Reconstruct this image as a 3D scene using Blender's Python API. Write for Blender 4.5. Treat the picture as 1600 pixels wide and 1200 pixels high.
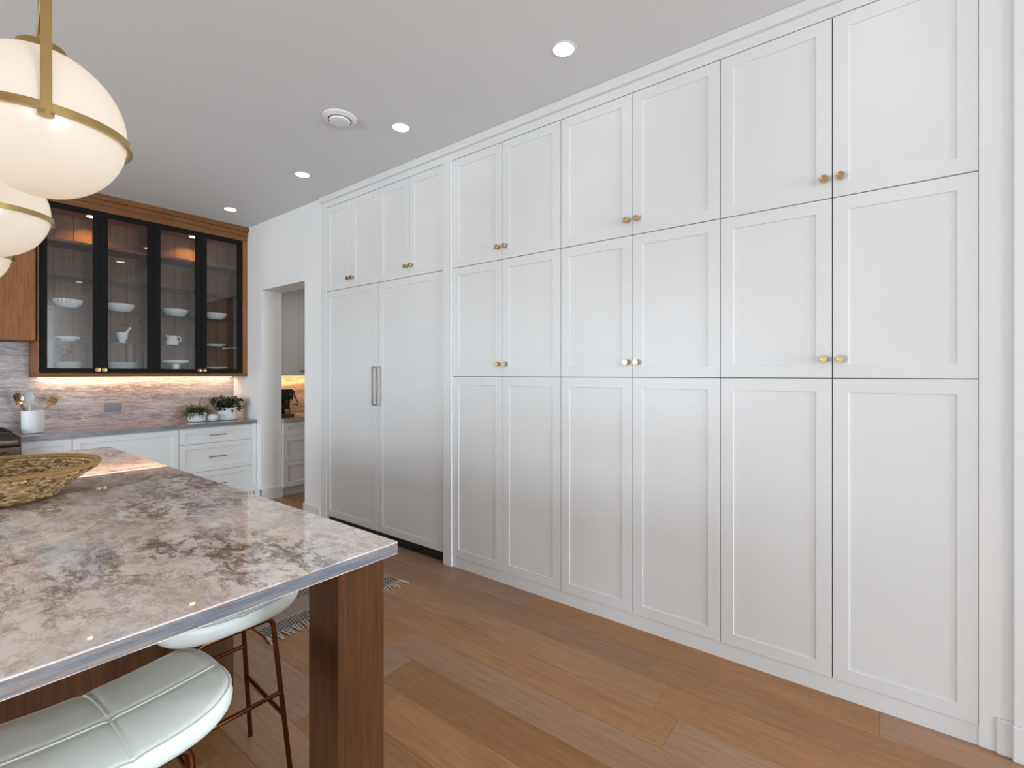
import bpy, bmesh, math, random
from mathutils import Vector, Matrix
random.seed(7)
R = math.radians
sc = bpy.context.scene
C = sc.collection
for o in list(bpy.data.objects):
    bpy.data.objects.remove(o)

# ---------------------------------------------------------------- camera
H = 1.3922
cam_d = bpy.data.cameras.new('camera')
cam_d.sensor_width = 36.0
cam_d.lens = 748.787 * 36 / 1600
cam_d.shift_y = -16.0 / 1600
cam_d.clip_start = 0.02
cam = bpy.data.objects.new('camera', cam_d)
C.objects.link(cam)
cam.location = (0, 0, H)
cam.rotation_euler = (R(90), 0, -0.9162)
sc.camera = cam

# ---------------------------------------------------------------- world, daylight, exposure
sc.view_settings.view_transform = 'Standard'
sc.view_settings.look = 'None'
sc.view_settings.gamma = 1.0
sc.view_settings.use_curve_mapping = False
sc.view_settings.exposure = -0.16
w = bpy.data.worlds.new('sky')
sc.world = w
w.use_nodes = True
w.node_tree.nodes['Background'].inputs[0].default_value = (0.80, 0.90, 1.0, 1)
w.node_tree.nodes['Background'].inputs[1].default_value = 1.0
cy = sc.cycles
cy.use_denoising = True
cy.max_bounces = 8
cy.diffuse_bounces = 5
cy.glossy_bounces = 4
cy.transparent_max_bounces = 12
cy.sample_clamp_indirect = 6.0
cy.caustics_reflective = False
cy.caustics_refractive = False

XL, YF = -5.5, -6.2            # window wall on the left, wall behind the camera
CEIL = 3.04
WIN_L = [(-4.6, -2.0), (-1.2, 1.4), (2.3, 5.3)]          # windows in the left wall (y ranges)
WIN_F = [(-4.2, -1.8), (0.7, 1.55), (1.62, 2.42)]                     # windows behind the camera (x ranges); the first is added for fill light
WZ0, WZ1 = 0.12, 2.45

def area(name, loc, rot, sx, sy, power, col):
    l = bpy.data.lights.new(name, 'AREA')
    l.shape = 'RECTANGLE'
    l.size, l.size_y = sx, sy
    l.energy = power
    l.color = col
    o = bpy.data.objects.new(name, l)
    C.objects.link(o)
    o.location = loc
    o.rotation_euler = rot
    return o
DAY = (0.80, 0.915, 1.0)
for (a, b), pw in zip(WIN_L, (22, 18, 260)):
    area('daylight_through_window', (XL - 0.02, (a + b) / 2, (WZ0 + WZ1) / 2), (0, R(-90), 0), WZ1 - WZ0, b - a, pw, DAY)
for (a, b), pw in zip(WIN_F, (150, 188, 188)):  # the first lamp shines through the added fill window
    area('daylight_through_window', ((a + b) / 2, YF - 0.02, (WZ0 + WZ1) / 2), (R(90), 0, 0), b - a, WZ1 - WZ0, pw, DAY)

# ---------------------------------------------------------------- node helpers
class NT:
    def __init__(s, name):
        s.m = bpy.data.materials.new(name)
        s.m.use_nodes = True
        s.t = s.m.node_tree
        s.t.nodes.clear()
        s.out = s.n('ShaderNodeOutputMaterial')
    def n(s, typ, props=None, **ins):
        nd = s.t.nodes.new(typ)
        for k, v in (props or {}).items():
            setattr(nd, k, v)
        for k, v in ins.items():
            key = int(k[1:]) if k[0] == 'i' and k[1:].isdigit() else k.replace('_', ' ')
            sk = nd.inputs[key]
            if isinstance(v, bpy.types.NodeSocket):
                s.t.links.new(v, sk)
            else:
                sk.default_value = v
        return nd
    def math(s, op, a, b=0.0, clamp=False):
        return s.n('ShaderNodeMath', {'operation': op, 'use_clamp': clamp}, i0=a, i1=b).outputs[0]
    def mix(s, f, a, b, mode='MIX'):
        nd = s.n('ShaderNodeMix', {'data_type': 'RGBA', 'blend_type': mode})
        for i, v in ((0, f), (6, a), (7, b)):
            if isinstance(v, bpy.types.NodeSocket):
                s.t.links.new(v, nd.inputs[i])
            else:
                nd.inputs[i].default_value = v if i == 0 else (*v, 1) if len(v) == 3 else v
        return nd.outputs[2]
    def ramp(s, f, stops):
        nd = s.n('ShaderNodeValToRGB', Fac=f)
        e = nd.color_ramp.elements
        while len(e) < len(stops):
            e.new(0.5)
        for el, (p, c) in zip(e, stops):
            el.position = p
            el.color = (*c, 1) if not isinstance(c, float) else (c, c, c, 1)
        return nd.outputs[0]
    def noise(s, vec, scale, detail=4, rough=0.55, dist=0.0):
        return s.n('ShaderNodeTexNoise', Vector=vec, Scale=scale, Detail=detail, Roughness=rough, Distortion=dist).outputs[0]
    def pos(s):
        return s.n('ShaderNodeNewGeometry').outputs['Position']
    def obj(s):
        return s.n('ShaderNodeTexCoord').outputs['Object']
    def mapping(s, vec, scale=(1, 1, 1), loc=(0, 0, 0), rot=(0, 0, 0)):
        return s.n('ShaderNodeMapping', Vector=vec, Scale=scale, Location=loc, Rotation=rot).outputs[0]
    def bsdf(s, col, rough=0.5, metal=0.0, spec=0.5, bump=None, bstr=0.1, bdist=0.01, **kw):
        p = s.n('ShaderNodeBsdfPrincipled')
        def put(k, v):
            if isinstance(v, bpy.types.NodeSocket):
                s.t.links.new(v, p.inputs[k])
            else:
                p.inputs[k].default_value = v
        put('Base Color', col if isinstance(col, bpy.types.NodeSocket) else (*col, 1))
        put('Roughness', rough)
        put('Metallic', metal)
        put('Specular IOR Level', spec)
        for k, v in kw.items():
            put(k.replace('_', ' '), v)
        if bump is not None:
            b = s.n('ShaderNodeBump', Height=bump, Strength=bstr, Distance=bdist)
            s.t.links.new(b.outputs[0], p.inputs['Normal'])
        s.t.links.new(p.outputs[0], s.out.inputs[0])
        return s.m

def paint(name, col, rough=0.45, var=0.03, bscale=220, bstr=0.02, spec=0.5):
    t = NT(name)
    n = t.noise(t.pos(), 2.2, 3)
    c2 = tuple(c * (1 - var) for c in col)
    return t.bsdf(t.mix(n, col, c2), rough, bump=t.noise(t.pos(), bscale, 2), bstr=bstr, bdist=0.002, spec=spec)

def wood(name, ca, cb, cc, axis='Z', rough=0.5, fine=70, per_object=False, knots=False, spec=0.4):
    t = NT(name)
    v = t.pos()
    stretch = {'X': (0.06, 1, 1), 'Y': (1, 0.06, 1), 'Z': (1, 1, 0.06)}[axis]
    rnd = None
    if per_object:
        rnd = t.n('ShaderNodeObjectInfo').outputs['Random']
        off = t.n('ShaderNodeCombineXYZ', X=t.math('MULTIPLY', rnd, 37.0), Y=t.math('MULTIPLY', rnd, 91.0), Z=t.math('MULTIPLY', rnd, 13.0)).outputs[0]
        v = t.n('ShaderNodeVectorMath', {'operation': 'ADD'}, i0=v, i1=off).outputs[0]
    g = t.noise(t.mapping(v, stretch), fine, 6, 0.6, 0.4)
    broad = t.noise(t.mapping(v, tuple(min(1, k * 2.6) for k in stretch)), 5.5, 4, 0.55, 1.2)
    pores = t.noise(t.mapping(v, tuple(k * 0.6 if k < 1 else 1 for k in stretch)), fine * 4, 2, 0.5)
    c = t.mix(t.ramp(broad, [(0.32, 0.0), (0.68, 1.0)]), ca, cb)
    c = t.mix(t.math('MULTIPLY', t.ramp(g, [(0.40, 0.0), (0.66, 1.0)]), 0.55), c, cc)
    c = t.mix(t.math('MULTIPLY', t.ramp(pores, [(0.56, 0.0), (0.68, 1.0)]), 0.30), c, tuple(k * 0.45 for k in cc))
    if knots:
        vo = t.n('ShaderNodeTexVoronoi', Vector=t.mapping(v, (2.1, 0.55, 1)), Scale=1.0, Randomness=1.0)
        kd = t.ramp(vo.outputs['Distance'], [(0.0, 1.0), (0.05, 0.75), (0.16, 0.0)])
        kn = t.math('MULTIPLY', kd, t.ramp(t.noise(v, 9, 3), [(0.35, 0.2), (0.65, 1.0)]))
        c = t.mix(t.math('MULTIPLY', kn, 0.75), c, tuple(k * 0.35 for k in cc))
    if rnd is not None:
        br = t.math('ADD', t.math('MULTIPLY', rnd, 0.24), 0.86)
        hv = t.n('ShaderNodeHueSaturation', Color=c, Value=br, Saturation=t.math('ADD', t.math('MULTIPLY', t.math('FRACT', t.math('MULTIPLY', rnd, 7.31)), 0.3), 0.85))
        c = hv.outputs[0]
    return t.bsdf(c, rough, bump=g, bstr=0.12, bdist=0.002, spec=spec)

def marble(name, squash=(1, 1, 5), rough=0.09, tone=1.0, warm=1.0, strat=26.0, off=(0, 0, 0), blue=0.5, b0=0.48, spec=0.55, tint=(1, 1, 1), fine=0.35):
    t = NT(name)
    v = t.mapping(t.pos(), squash, loc=off)
    wc = t.n('ShaderNodeTexNoise', Vector=v, Scale=2.4, Detail=5.0, Roughness=0.6).outputs['Color']
    v2 = t.n('ShaderNodeVectorMath', {'operation': 'MULTIPLY_ADD'}, i0=wc, i1=(0.22, 0.22, 0.22), i2=v).outputs[0]
    base = t.noise(v2, 3.0, 4, 0.5)
    k = tone
    col = t.ramp(base, [(0.30, (0.45 * k, 0.365 * k, 0.315 * k)), (0.44, (0.57 * k, 0.48 * k, 0.43 * k)),
                        (0.56, (0.61 * k, 0.535 * k, 0.495 * k)), (0.70, (0.50 * k, 0.485 * k, 0.49 * k))])
    # blue grey bedding layers, thin in height; on edge faces their blue imitates daylight
    st = t.noise(t.mapping(t.pos(), (1.3, 1.3, strat), loc=(3.1, 0.7, 0)), 3.0, 6, 0.62)
    col = t.mix(t.math('MULTIPLY', t.ramp(st, [(b0, 0.0), (b0 + 0.15, 1.0)]), blue), col, (0.26 * k, 0.30 * k, 0.36 * k))
    # pale crystalline pockets
    vo = t.n('ShaderNodeTexVoronoi', {'feature': 'SMOOTH_F1'}, Vector=v2, Scale=7.0, Randomness=1.0)
    col = t.mix(t.math('MULTIPLY', t.ramp(vo.outputs['Distance'], [(0.05, 1.0), (0.42, 0.0)]), 0.35), col, (0.66 * k, 0.63 * k, 0.61 * k))
    # brown crinkled clusters
    zone = t.ramp(t.noise(v, 1.9, 3, 0.5), [(0.40, 0.0), (0.60, 1.0)])
    bl = t.noise(v2, 9.0, 10, 0.72)
    col = t.mix(t.math('MULTIPLY', t.math('MULTIPLY', t.ramp(bl, [(0.49, 0.0), (0.585, 1.0)]), t.math('ADD', t.math('MULTIPLY', zone, 0.75), 0.2)), 0.80 * warm), col, (0.22, 0.13, 0.075))
    vn = t.noise(v2, 4.2, 11, 0.70)
    ridge = t.math('ABSOLUTE', t.math('SUBTRACT', vn, 0.5))
    col = t.mix(t.math('MULTIPLY', t.ramp(ridge, [(0.0, 1.0), (0.010, 0.6), (0.032, 0.0)]), t.math('ADD', t.math('MULTIPLY', zone, 0.6), 0.25)), col, (0.12, 0.07, 0.045))
    vn2 = t.noise(v2, 11.0, 8, 0.7)
    col = t.mix(t.math('MULTIPLY', t.ramp(t.math('ABSOLUTE', t.math('SUBTRACT', vn2, 0.5)), [(0.0, 1.0), (0.025, 0.0)]), fine), col, (0.14, 0.11, 0.095))
    return t.bsdf(t.mix(1.0, col, tint, 'MULTIPLY'), rough, spec=spec)

def plain(name, col, rough=0.5, metal=0.0, spec=0.5, var=0.08, vs=40, **kw):
    t = NT(name)
    n = t.noise(t.obj(), vs, 3)
    return t.bsdf(t.mix(n, col, tuple(c * (1 - var) for c in col)), rough, metal, spec, **kw)

def emit(name, col, strength):
    t = NT(name)
    e = t.n('ShaderNodeEmission', Color=(*col, 1), Strength=strength)
    t.t.links.new(e.outputs[0], t.out.inputs[0])
    return t.m

def glass(name, tint=(0.93, 0.95, 0.96), refl=1.0, ior=1.5):
    t = NT(name)
    tr = t.n('ShaderNodeBsdfTransparent', Color=(*tint, 1))
    gl = t.n('ShaderNodeBsdfGlossy', Color=(1, 1, 1, 1), Roughness=0.0)
    fr = t.n('ShaderNodeFresnel', IOR=ior)
    mx = t.n('ShaderNodeMixShader', i0=t.math('MULTIPLY', fr.outputs[0], refl, True), i1=tr.outputs[0], i2=gl.outputs[0])
    t.t.links.new(mx.outputs[0], t.out.inputs[0])
    return t.m

M = {}
M['wall'] = paint('wall_paint_white', (0.85, 0.85, 0.84), 0.6)
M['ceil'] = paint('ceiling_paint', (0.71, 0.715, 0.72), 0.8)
M['cab'] = paint('cabinet_lacquer_white', (0.755, 0.755, 0.75), 0.36, var=0.012, bstr=0.006)
M['carcass'] = plain('carcass_shadow_gap', (0.16, 0.16, 0.165), 0.7)  # dark tone puts the shade of the door gaps into the colour
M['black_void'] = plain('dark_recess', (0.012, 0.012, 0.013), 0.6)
M['floor'] = wood('oak_floor', (0.365, 0.196, 0.104), (0.418, 0.233, 0.128), (0.267, 0.133, 0.066), 'Y', 0.42, 60, True, True, spec=0.3)
M['subfloor'] = plain('subfloor', (0.05, 0.03, 0.02), 0.8)
M['oak'] = wood('oak_cabinet', (0.29, 0.120, 0.043), (0.36, 0.157, 0.062), (0.18, 0.067, 0.022), 'Z', 0.5, 60, spec=0.2)
M['oak_x'] = wood('oak_crown', (0.20, 0.082, 0.029), (0.25, 0.108, 0.042), (0.125, 0.047, 0.016), 'X', 0.5, 60, spec=0.2)
M['oak_leg'] = wood('oak_island', (0.092, 0.036, 0.0125), (0.112, 0.046, 0.0170), (0.050, 0.018, 0.006), 'Z', 0.55, 60, spec=0.15)
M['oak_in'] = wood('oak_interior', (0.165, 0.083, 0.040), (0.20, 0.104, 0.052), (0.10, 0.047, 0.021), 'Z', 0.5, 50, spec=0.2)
M['stone'] = marble('stone_island', (1.5, 0.8, 12), 0.016, 1.55, 1.0, 26.0, (0, 0, 0), 0.15, 0.54)
M['stone_e'] = marble('stone_edge_daylight_tone', (1.0, 1.0, 14), 0.2, 0.58, 0.3, 26.0, (0, 0, 0), 0.9, 0.40, 0.4, (0.90, 0.98, 1.08))  # layered cut edge; its cool daylight and darker side are put into the colour
M['stone_b'] = marble('stone_backsplash', (0.65, 1.0, 5.5), 0.30, 0.98, 0.7, 10.0, (0, 0, 0), 0.55, 0.47, 0.2, (0.95, 0.98, 1.06), 0.75)
M['stone_w'] = marble('stone_worktop', (0.8, 1.0, 5.5), 0.05, 0.85, 0.8, 10.0, (0, 0, 0), 0.5, 0.47, 0.5, (0.95, 0.98, 1.05), 0.5)
M['blackm'] = plain('black_door_frame', (0.008, 0.0075, 0.007), 0.6, spec=0.12)
M['glass'] = glass('cabinet_glass', (0.975, 0.98, 0.98), 0.95)
M['shelf_glass'] = glass('shelf_glass', (0.86, 0.89, 0.89), 1.0)
M['pane'] = glass('window_glass', (0.98, 0.99, 1.0), 0.6)
M['brass'] = plain('brass', (0.62, 0.42, 0.19), 0.28, 1.0)
M['brass_b'] = plain('aged_brass', (0.50, 0.34, 0.14), 0.24, 1.0)
M['nickel'] = plain('brushed_nickel', (0.55, 0.53, 0.50), 0.32, 1.0)
M['copper'] = plain('copper_tube', (0.15, 0.05, 0.019), 0.36, 1.0)
M['handle'] = plain('bronze_handle', (0.42, 0.27, 0.16), 0.35, 1.0)
M['leather'] = paint('pale_mint_leather', (0.83, 0.92, 0.89), 0.38, 0.05, 160, 0.12)
M['steel'] = plain('stainless', (0.17, 0.115, 0.085), 0.38, 1.0)
M['iron'] = plain('cast_iron', (0.012, 0.012, 0.012), 0.5)
M['ceramic'] = plain('white_ceramic', (0.90, 0.89, 0.87), 0.22, var=0.03)
M['ceramic_m'] = plain('matte_white_pot', (0.80, 0.81, 0.82), 0.5)
M['blue_cer'] = plain('pale_blue_ceramic', (0.66, 0.72, 0.76), 0.35)
M['blackp'] = plain('black_plastic', (0.012, 0.012, 0.012), 0.25)
M['grey_pl'] = plain('grey_outlet', (0.21, 0.20, 0.225), 0.45)
M['dark'] = plain('dark_slot', (0.02, 0.02, 0.02), 0.5)
M['leaf'] = plain('leaf_green', (0.10, 0.15, 0.045), 0.5, var=0.6, vs=60)
M['leaf2'] = plain('leaf_dark', (0.045, 0.075, 0.028), 0.45, var=0.6, vs=50)
M['soil'] = plain('soil', (0.03, 0.02, 0.014), 0.9)
M['seagrass'] = plain('woven_seagrass', (0.50, 0.30, 0.13), 0.75, var=0.5, vs=26)
M['seagrass_l'] = plain('pale_seagrass', (0.70, 0.49, 0.27), 0.75, var=0.35, vs=50)
M['seagrass_k'] = plain('dark_seagrass', (0.20, 0.115, 0.045), 0.75, var=0.4, vs=50)
M['seagrass_d'] = plain('seagrass_liner', (0.13, 0.075, 0.03), 0.8)
M['rimgrass'] = plain('golden_rim_wrap', (0.50, 0.28, 0.095), 0.65, var=0.4, vs=60)
M['fringe'] = plain('cotton_fringe', (0.60, 0.54, 0.46), 0.9)
M['led'] = emit('warm_led', (1.0, 0.70, 0.42), 4.5)
M['down'] = emit('downlight_lens', (1.0, 0.95, 0.87), 14.0)
M['puck'] = emit('puck_lens', (1.0, 0.70, 0.38), 8.0)

def globe_mat():
    t = NT('opal_lit_glass')
    lw = t.n('ShaderNodeLayerWeight', Blend=0.35)
    e = t.n('ShaderNodeEmission', Color=(1.0, 0.79, 0.58, 1), Strength=0.56)
    p = t.n('ShaderNodeBsdfPrincipled')
    p.inputs['Base Color'].default_value = (0.42, 0.39, 0.36, 1)
    p.inputs['Roughness'].default_value = 0.25
    mx = t.n('ShaderNodeAddShader', i0=e.outputs[0], i1=p.outputs[0])
    t.t.links.new(mx.outputs[0], t.out.inputs[0])
    return t.m
M['globe'] = globe_mat()

def rug_mat():
    t = NT('chevron_rug')
    x, y, z = t.n('ShaderNodeSeparateXYZ', Vector=t.obj()).outputs
    # chevron bands: zigzag in x, bands repeat along y
    zig = t.math('ABSOLUTE', t.math('SUBTRACT', t.math('FRACT', t.math('MULTIPLY', x, 17.0)), 0.5))
    ph = t.math('FRACT', t.math('ADD', t.math('MULTIPLY', y, 40.0), t.math('MULTIPLY', zig, 1.9)))
    chev = t.math('GREATER_THAN', ph, 0.5)
    band = t.math('FRACT', t.math('ADD', t.math('MULTIPLY', y, 3.4), 3.553))
    inb = t.math('LESS_THAN', band, 0.36)
    stripe = t.math('GREATER_THAN', t.math('FRACT', t.math('MULTIPLY', y, 70.0)), 0.62)
    cr, dk, tan = (0.46, 0.40, 0.34), (0.045, 0.04, 0.038), (0.30, 0.22, 0.17)
    a = t.mix(chev, cr, dk)
    b = t.mix(t.math('MULTIPLY', stripe, 0.7), (0.40, 0.33, 0.28), tan)
    c = t.mix(inb, b, a)
    e = t.math('MULTIPLY', t.math('GREATER_THAN', band, 0.36), t.math('LESS_THAN', band, 0.40))
    c = t.mix(t.math('MULTIPLY', e, 0.85), c, cr)
    wv = t.noise(t.obj(), 260, 2)
    return t.bsdf(t.mix(t.math('MULTIPLY', wv, 0.4), c, tuple(k * 0.5 for k in tan)), 0.95, bump=wv, bstr=0.4, bdist=0.003, spec=0.1)
M['rug'] = rug_mat()

# ---------------------------------------------------------------- mesh helpers
def box(bm, x0, y0, z0, x1, y1, z1, bev=0.0, seg=1):
    r = bmesh.ops.create_cube(bm, size=1.0)
    vs = r['verts']
    for v in vs:
        v.co = Vector(((x0 + x1) / 2 + v.co.x * (x1 - x0), (y0 + y1) / 2 + v.co.y * (y1 - y0), (z0 + z1) / 2 + v.co.z * (z1 - z0)))
    if bev > 0:
        es = list({e for v in vs for e in v.link_edges})
        bmesh.ops.bevel(bm, geom=es, offset=bev, segments=seg, affect='EDGES', profile=0.5)

def lathe(bm, prof, n=32, c=(0, 0, 0), axis='Z', flute=0.0, nf=0, cap=True):
    rings = []
    for r, h in prof:
        ring = []
        for i in range(n):
            a = 2 * math.pi * i / n
            rr = r * (1 + (flute * math.cos(nf * a) if nf else 0))
            x, y, z = rr * math.cos(a), rr * math.sin(a), h
            if axis == 'Y':
                x, y, z = x, z, y
                p = (x, -h * -1 if False else h, rr * math.sin(a))
                p = (rr * math.cos(a), h, rr * math.sin(a))
            elif axis == 'X':
                p = (h, rr * math.cos(a), rr * math.sin(a))
            else:
                p = (x, y, z)
            ring.append(bm.verts.new((c[0] + p[0], c[1] + p[1], c[2] + p[2])))
        rings.append(ring)
    for a, b in zip(rings, rings[1:]):
        for i in range(n):
            bm.faces.new((a[i], a[(i + 1) % n], b[(i + 1) % n], b[i]))
    if cap:
        if prof[0][0] > 1e-6:
            bm.faces.new(list(reversed(rings[0])))
        if prof[-1][0] > 1e-6:
            bm.faces.new(rings[-1])
    bmesh.ops.remove_doubles(bm, verts=bm.verts, dist=1e-6)

def tube(bm, pts, r, n=10, closed=False):
    pts = [Vector(p) for p in pts]
    rs = r if isinstance(r, (list, tuple)) else [r] * len(pts)
    N = len(pts)
    prev = None
    rings = []
    for i, p in enumerate(pts):
        if closed:
            d = pts[(i + 1) % N] - pts[i - 1]
        else:
            d = pts[min(i + 1, N - 1)] - pts[max(i - 1, 0)]
        d.normalize()
        if prev is None:
            u = d.cross(Vector((0, 0, 1)))
            if u.length < 1e-4:
                u = d.cross(Vector((1, 0, 0)))
        else:
            u = prev - d * prev.dot(d)
        u.normalize()
        prev = u
        v = d.cross(u)
        rings.append([bm.verts.new(p + (u * math.cos(2 * math.pi * k / n) + v * math.sin(2 * math.pi * k / n)) * rs[i]) for k in range(n)])
    for i in range(N if closed else N - 1):
        a, b = rings[i], rings[(i + 1) % N]
        for k in range(n):
            bm.faces.new((a[k], a[(k + 1) % n], b[(k + 1) % n], b[k]))
    if not closed:
        bm.faces.new(list(reversed(rings[0])))
        bm.faces.new(rings[-1])

def mesh(bm, name, mat, smooth=False):
    bmesh.ops.recalc_face_normals(bm, faces=bm.faces)
    me = bpy.data.meshes.new(name)
    bm.to_mesh(me)
    bm.free()
    me.materials.append(M[mat])
    if smooth:
        for p in me.polygons:
            p.use_smooth = True
        if smooth != 'all':
            me.set_sharp_from_angle(angle=R(38))
    return me

def link(name, me, parent=None, loc=(0, 0, 0), rot=(0, 0, 0)):
    o = bpy.data.objects.new(name, me)
    C.objects.link(o)
    o.location = loc
    o.rotation_euler = rot
    if parent is not None:
        o.parent = parent
    return o

def tag(o, label=None, cat=None, group=None, kind=None):
    if label: o['label'] = label
    if cat: o['category'] = cat
    if group: o['group'] = group
    if kind: o['kind'] = kind
    return o

def thing(name, label, cat, loc, rz=0.0, group=None):
    return tag(link(name, None, None, loc, (0, 0, rz)), label, cat, group)

def part(name, mat, parent, fn, smooth=False, world=True, label=None):
    """fn(bm) adds shapes; in world coordinates (parent unrotated) or local."""
    bm = bmesh.new()
    fn(bm)
    if world and parent is not None:
        off = Vector(parent.location)
        p = parent.parent
        while p is not None:
            off += Vector(p.location)
            p = p.parent
        for v in bm.verts:
            v.co -= off
    o = link(name, mesh(bm, name, mat, smooth), parent)
    if label: o['label'] = label
    return o

def solo(name, mat, fn, label, cat, smooth=False, group=None, base=None):
    bm = bmesh.new()
    fn(bm)
    if base:
        for v in bm.verts:
            v.co -= Vector(base)
    return tag(link(name, mesh(bm, name, mat, smooth), None, base or (0, 0, 0)), label, cat, group)

def struct(name, mat, fn, smooth=False):
    bm = bmesh.new()
    fn(bm)
    return tag(link(name, mesh(bm, name, mat, smooth)), kind='structure')

def copy_tree(o, parent=None):
    c = o.copy()
    C.objects.link(c)
    c.parent = parent
    for ch in o.children:
        copy_tree(ch, c)
    return c

# ================================================================ SETTING
D = 2.485
YB = 6.064
XR = 4.6          # far side of the pantry behind the doorway
floor = struct('floor', 'subfloor', lambda bm: box(bm, XL - 0.2, YF - 0.2, -0.12, XR + 0.1, YB + 0.15, -0.014))
PW = 0.19
row = 0
x = D + 0.02 - PW * 43
plank_len = [1.9, 2.2, 2.4, 1.7, 2.1]
while x < XR:
    y = YF - random.random() * 1.6
    if x > D + 0.3:
        y = 4.15
    while y < YB:
        L = random.choice(plank_len)
        y0, y1 = max(y, YF), min(y + L, YB)
        if y1 - y0 > 0.05:
            bm = bmesh.new()
            box(bm, 0.0004, 0.0004, -0.014, PW - 0.0004, y1 - y0 - 0.0004, 0.0, 0.0007)
            link('plank', mesh(bm, 'plank', 'floor'), floor, (x, y0, 0))
        y += L
    x += PW
    row += 1

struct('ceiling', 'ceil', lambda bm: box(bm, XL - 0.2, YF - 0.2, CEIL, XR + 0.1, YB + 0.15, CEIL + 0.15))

def wall_right(bm):
    box(bm, D, YF, 0, D + 0.225, -0.294, CEIL)
    box(bm, D, 4.172, 0, D + 0.225, 4.465, CEIL)
    box(bm, D, 4.465, 2.303, D + 0.225, 5.363, CEIL)
    box(bm, D, 5.363, 0, D + 0.225, YB, CEIL)
    box(bm, 3.12, -0.294, 0, 3.2, 4.25, CEIL)
    box(bm, D + 0.225, 4.172, 0, 3.2, 4.25, CEIL)
    box(bm, D + 0.225, -0.40, 0, 3.2, -0.294, CEIL)
struct('wall_right', 'wall', wall_right)
struct('wall_back', 'wall', lambda bm: box(bm, XL - 0.15, YB, 0, XR + 0.1, YB + 0.12, CEIL))
def wall_pantry(bm):
    box(bm, XR, 4.25, 0, XR + 0.1, YB, CEIL)
    box(bm, 3.2, 4.17, 0, XR + 0.1, 4.25, CEIL)
struct('wall_pantry', 'wall', wall_pantry)
def holed(bm, axis, pos, th, a0, a1, wins):
    def b(u0, u1, z0, z1):
        if axis == 'X': box(bm, pos - th, u0, z0, pos, u1, z1)
        else: box(bm, u0, pos - th, z0, u1, pos, z1)
    b(a0, a1, 0, WZ0)
    b(a0, a1, WZ1, CEIL)
    u = a0
    for s, e in wins:
        b(u, s, WZ0, WZ1)
        u = e
    b(u, a1, WZ0, WZ1)
struct('wall_left', 'wall', lambda bm: holed(bm, 'X', XL, 0.15, YF - 0.15, YB, WIN_L))
struct('wall_front', 'wall', lambda bm: holed(bm, 'Y', YF, 0.15, XL, D, WIN_F))
k = 1
for axis, pos, wins in (('X', XL, WIN_L), ('Y', YF, WIN_F)):
    for s, e in wins:
        def wf(bm):
            def b(u0, u1, z0, z1, t0=0.10, t1=0.05):
                if axis == 'X': box(bm, pos - t0, u0, z0, pos - t1, u1, z1, 0.004)
                else: box(bm, u0, pos - t0, z0, u1, pos - t1, z1, 0.004)
            b(s, s + 0.06, WZ0, WZ1); b(e - 0.06, e, WZ0, WZ1)
            b(s + 0.06, e - 0.06, WZ0, WZ0 + 0.06); b(s + 0.06, e - 0.06, WZ1 - 0.06, WZ1)
            b((s + e) / 2 - 0.03, (s + e) / 2 + 0.03, WZ0 + 0.06, WZ1 - 0.06)
        wo = struct('window_%d' % k, 'blackm', wf)
        for u0, u1 in ((s + 0.06, (s + e) / 2 - 0.03), ((s + e) / 2 + 0.03, e - 0.06)):
            if axis == 'X':
                part('pane', 'pane', wo, lambda bm: box(bm, pos - 0.08, u0, WZ0 + 0.06, pos - 0.075, u1, WZ1 - 0.06))
            else:
                part('pane', 'pane', wo, lambda bm: box(bm, u0, pos - 0.08, WZ0 + 0.06, u1, pos - 0.075, WZ1 - 0.06))
        k += 1

BH = 0.13
def base_right(bm):
    box(bm, D - 0.014, 4.176, 0, D, 4.465, BH, 0.003)
    box(bm, D - 0.014, 4.452, 0, D + 0.225, 4.465 + 0.013, BH, 0.003)
    box(bm, D - 0.014, 5.350, 0, D + 0.239, 5.364, BH, 0.003)
    box(bm, D - 0.014, 5.350, 0, D, 5.47, BH, 0.003)
struct('baseboard_right', 'cab', base_right)
struct('baseboard_near', 'cab', lambda bm: box(bm, D - 0.012, -0.385, 0, D, -0.338, BH, 0.003))
# white casing that stands proud at the right edge of the picture
def casing(bm):
    box(bm, D - 0.026, -0.52, 0.13, D, -0.380, CEIL - 0.001, 0.003)
    box(bm, D - 0.030, -0.52, 0.0, D, -0.378, 0.13, 0.003)
struct('trim_1', 'cab', casing)
# frieze and crown above the tall cabinets
def crown(bm):
    box(bm, D, -0.294, 2.934, 3.1, 4.172, CEIL)
    box(bm, D - 0.022, -0.3795, 2.986, D, 4.176, CEIL - 0.0005, 0.002)
struct('trim_2', 'cab', crown)

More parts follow.
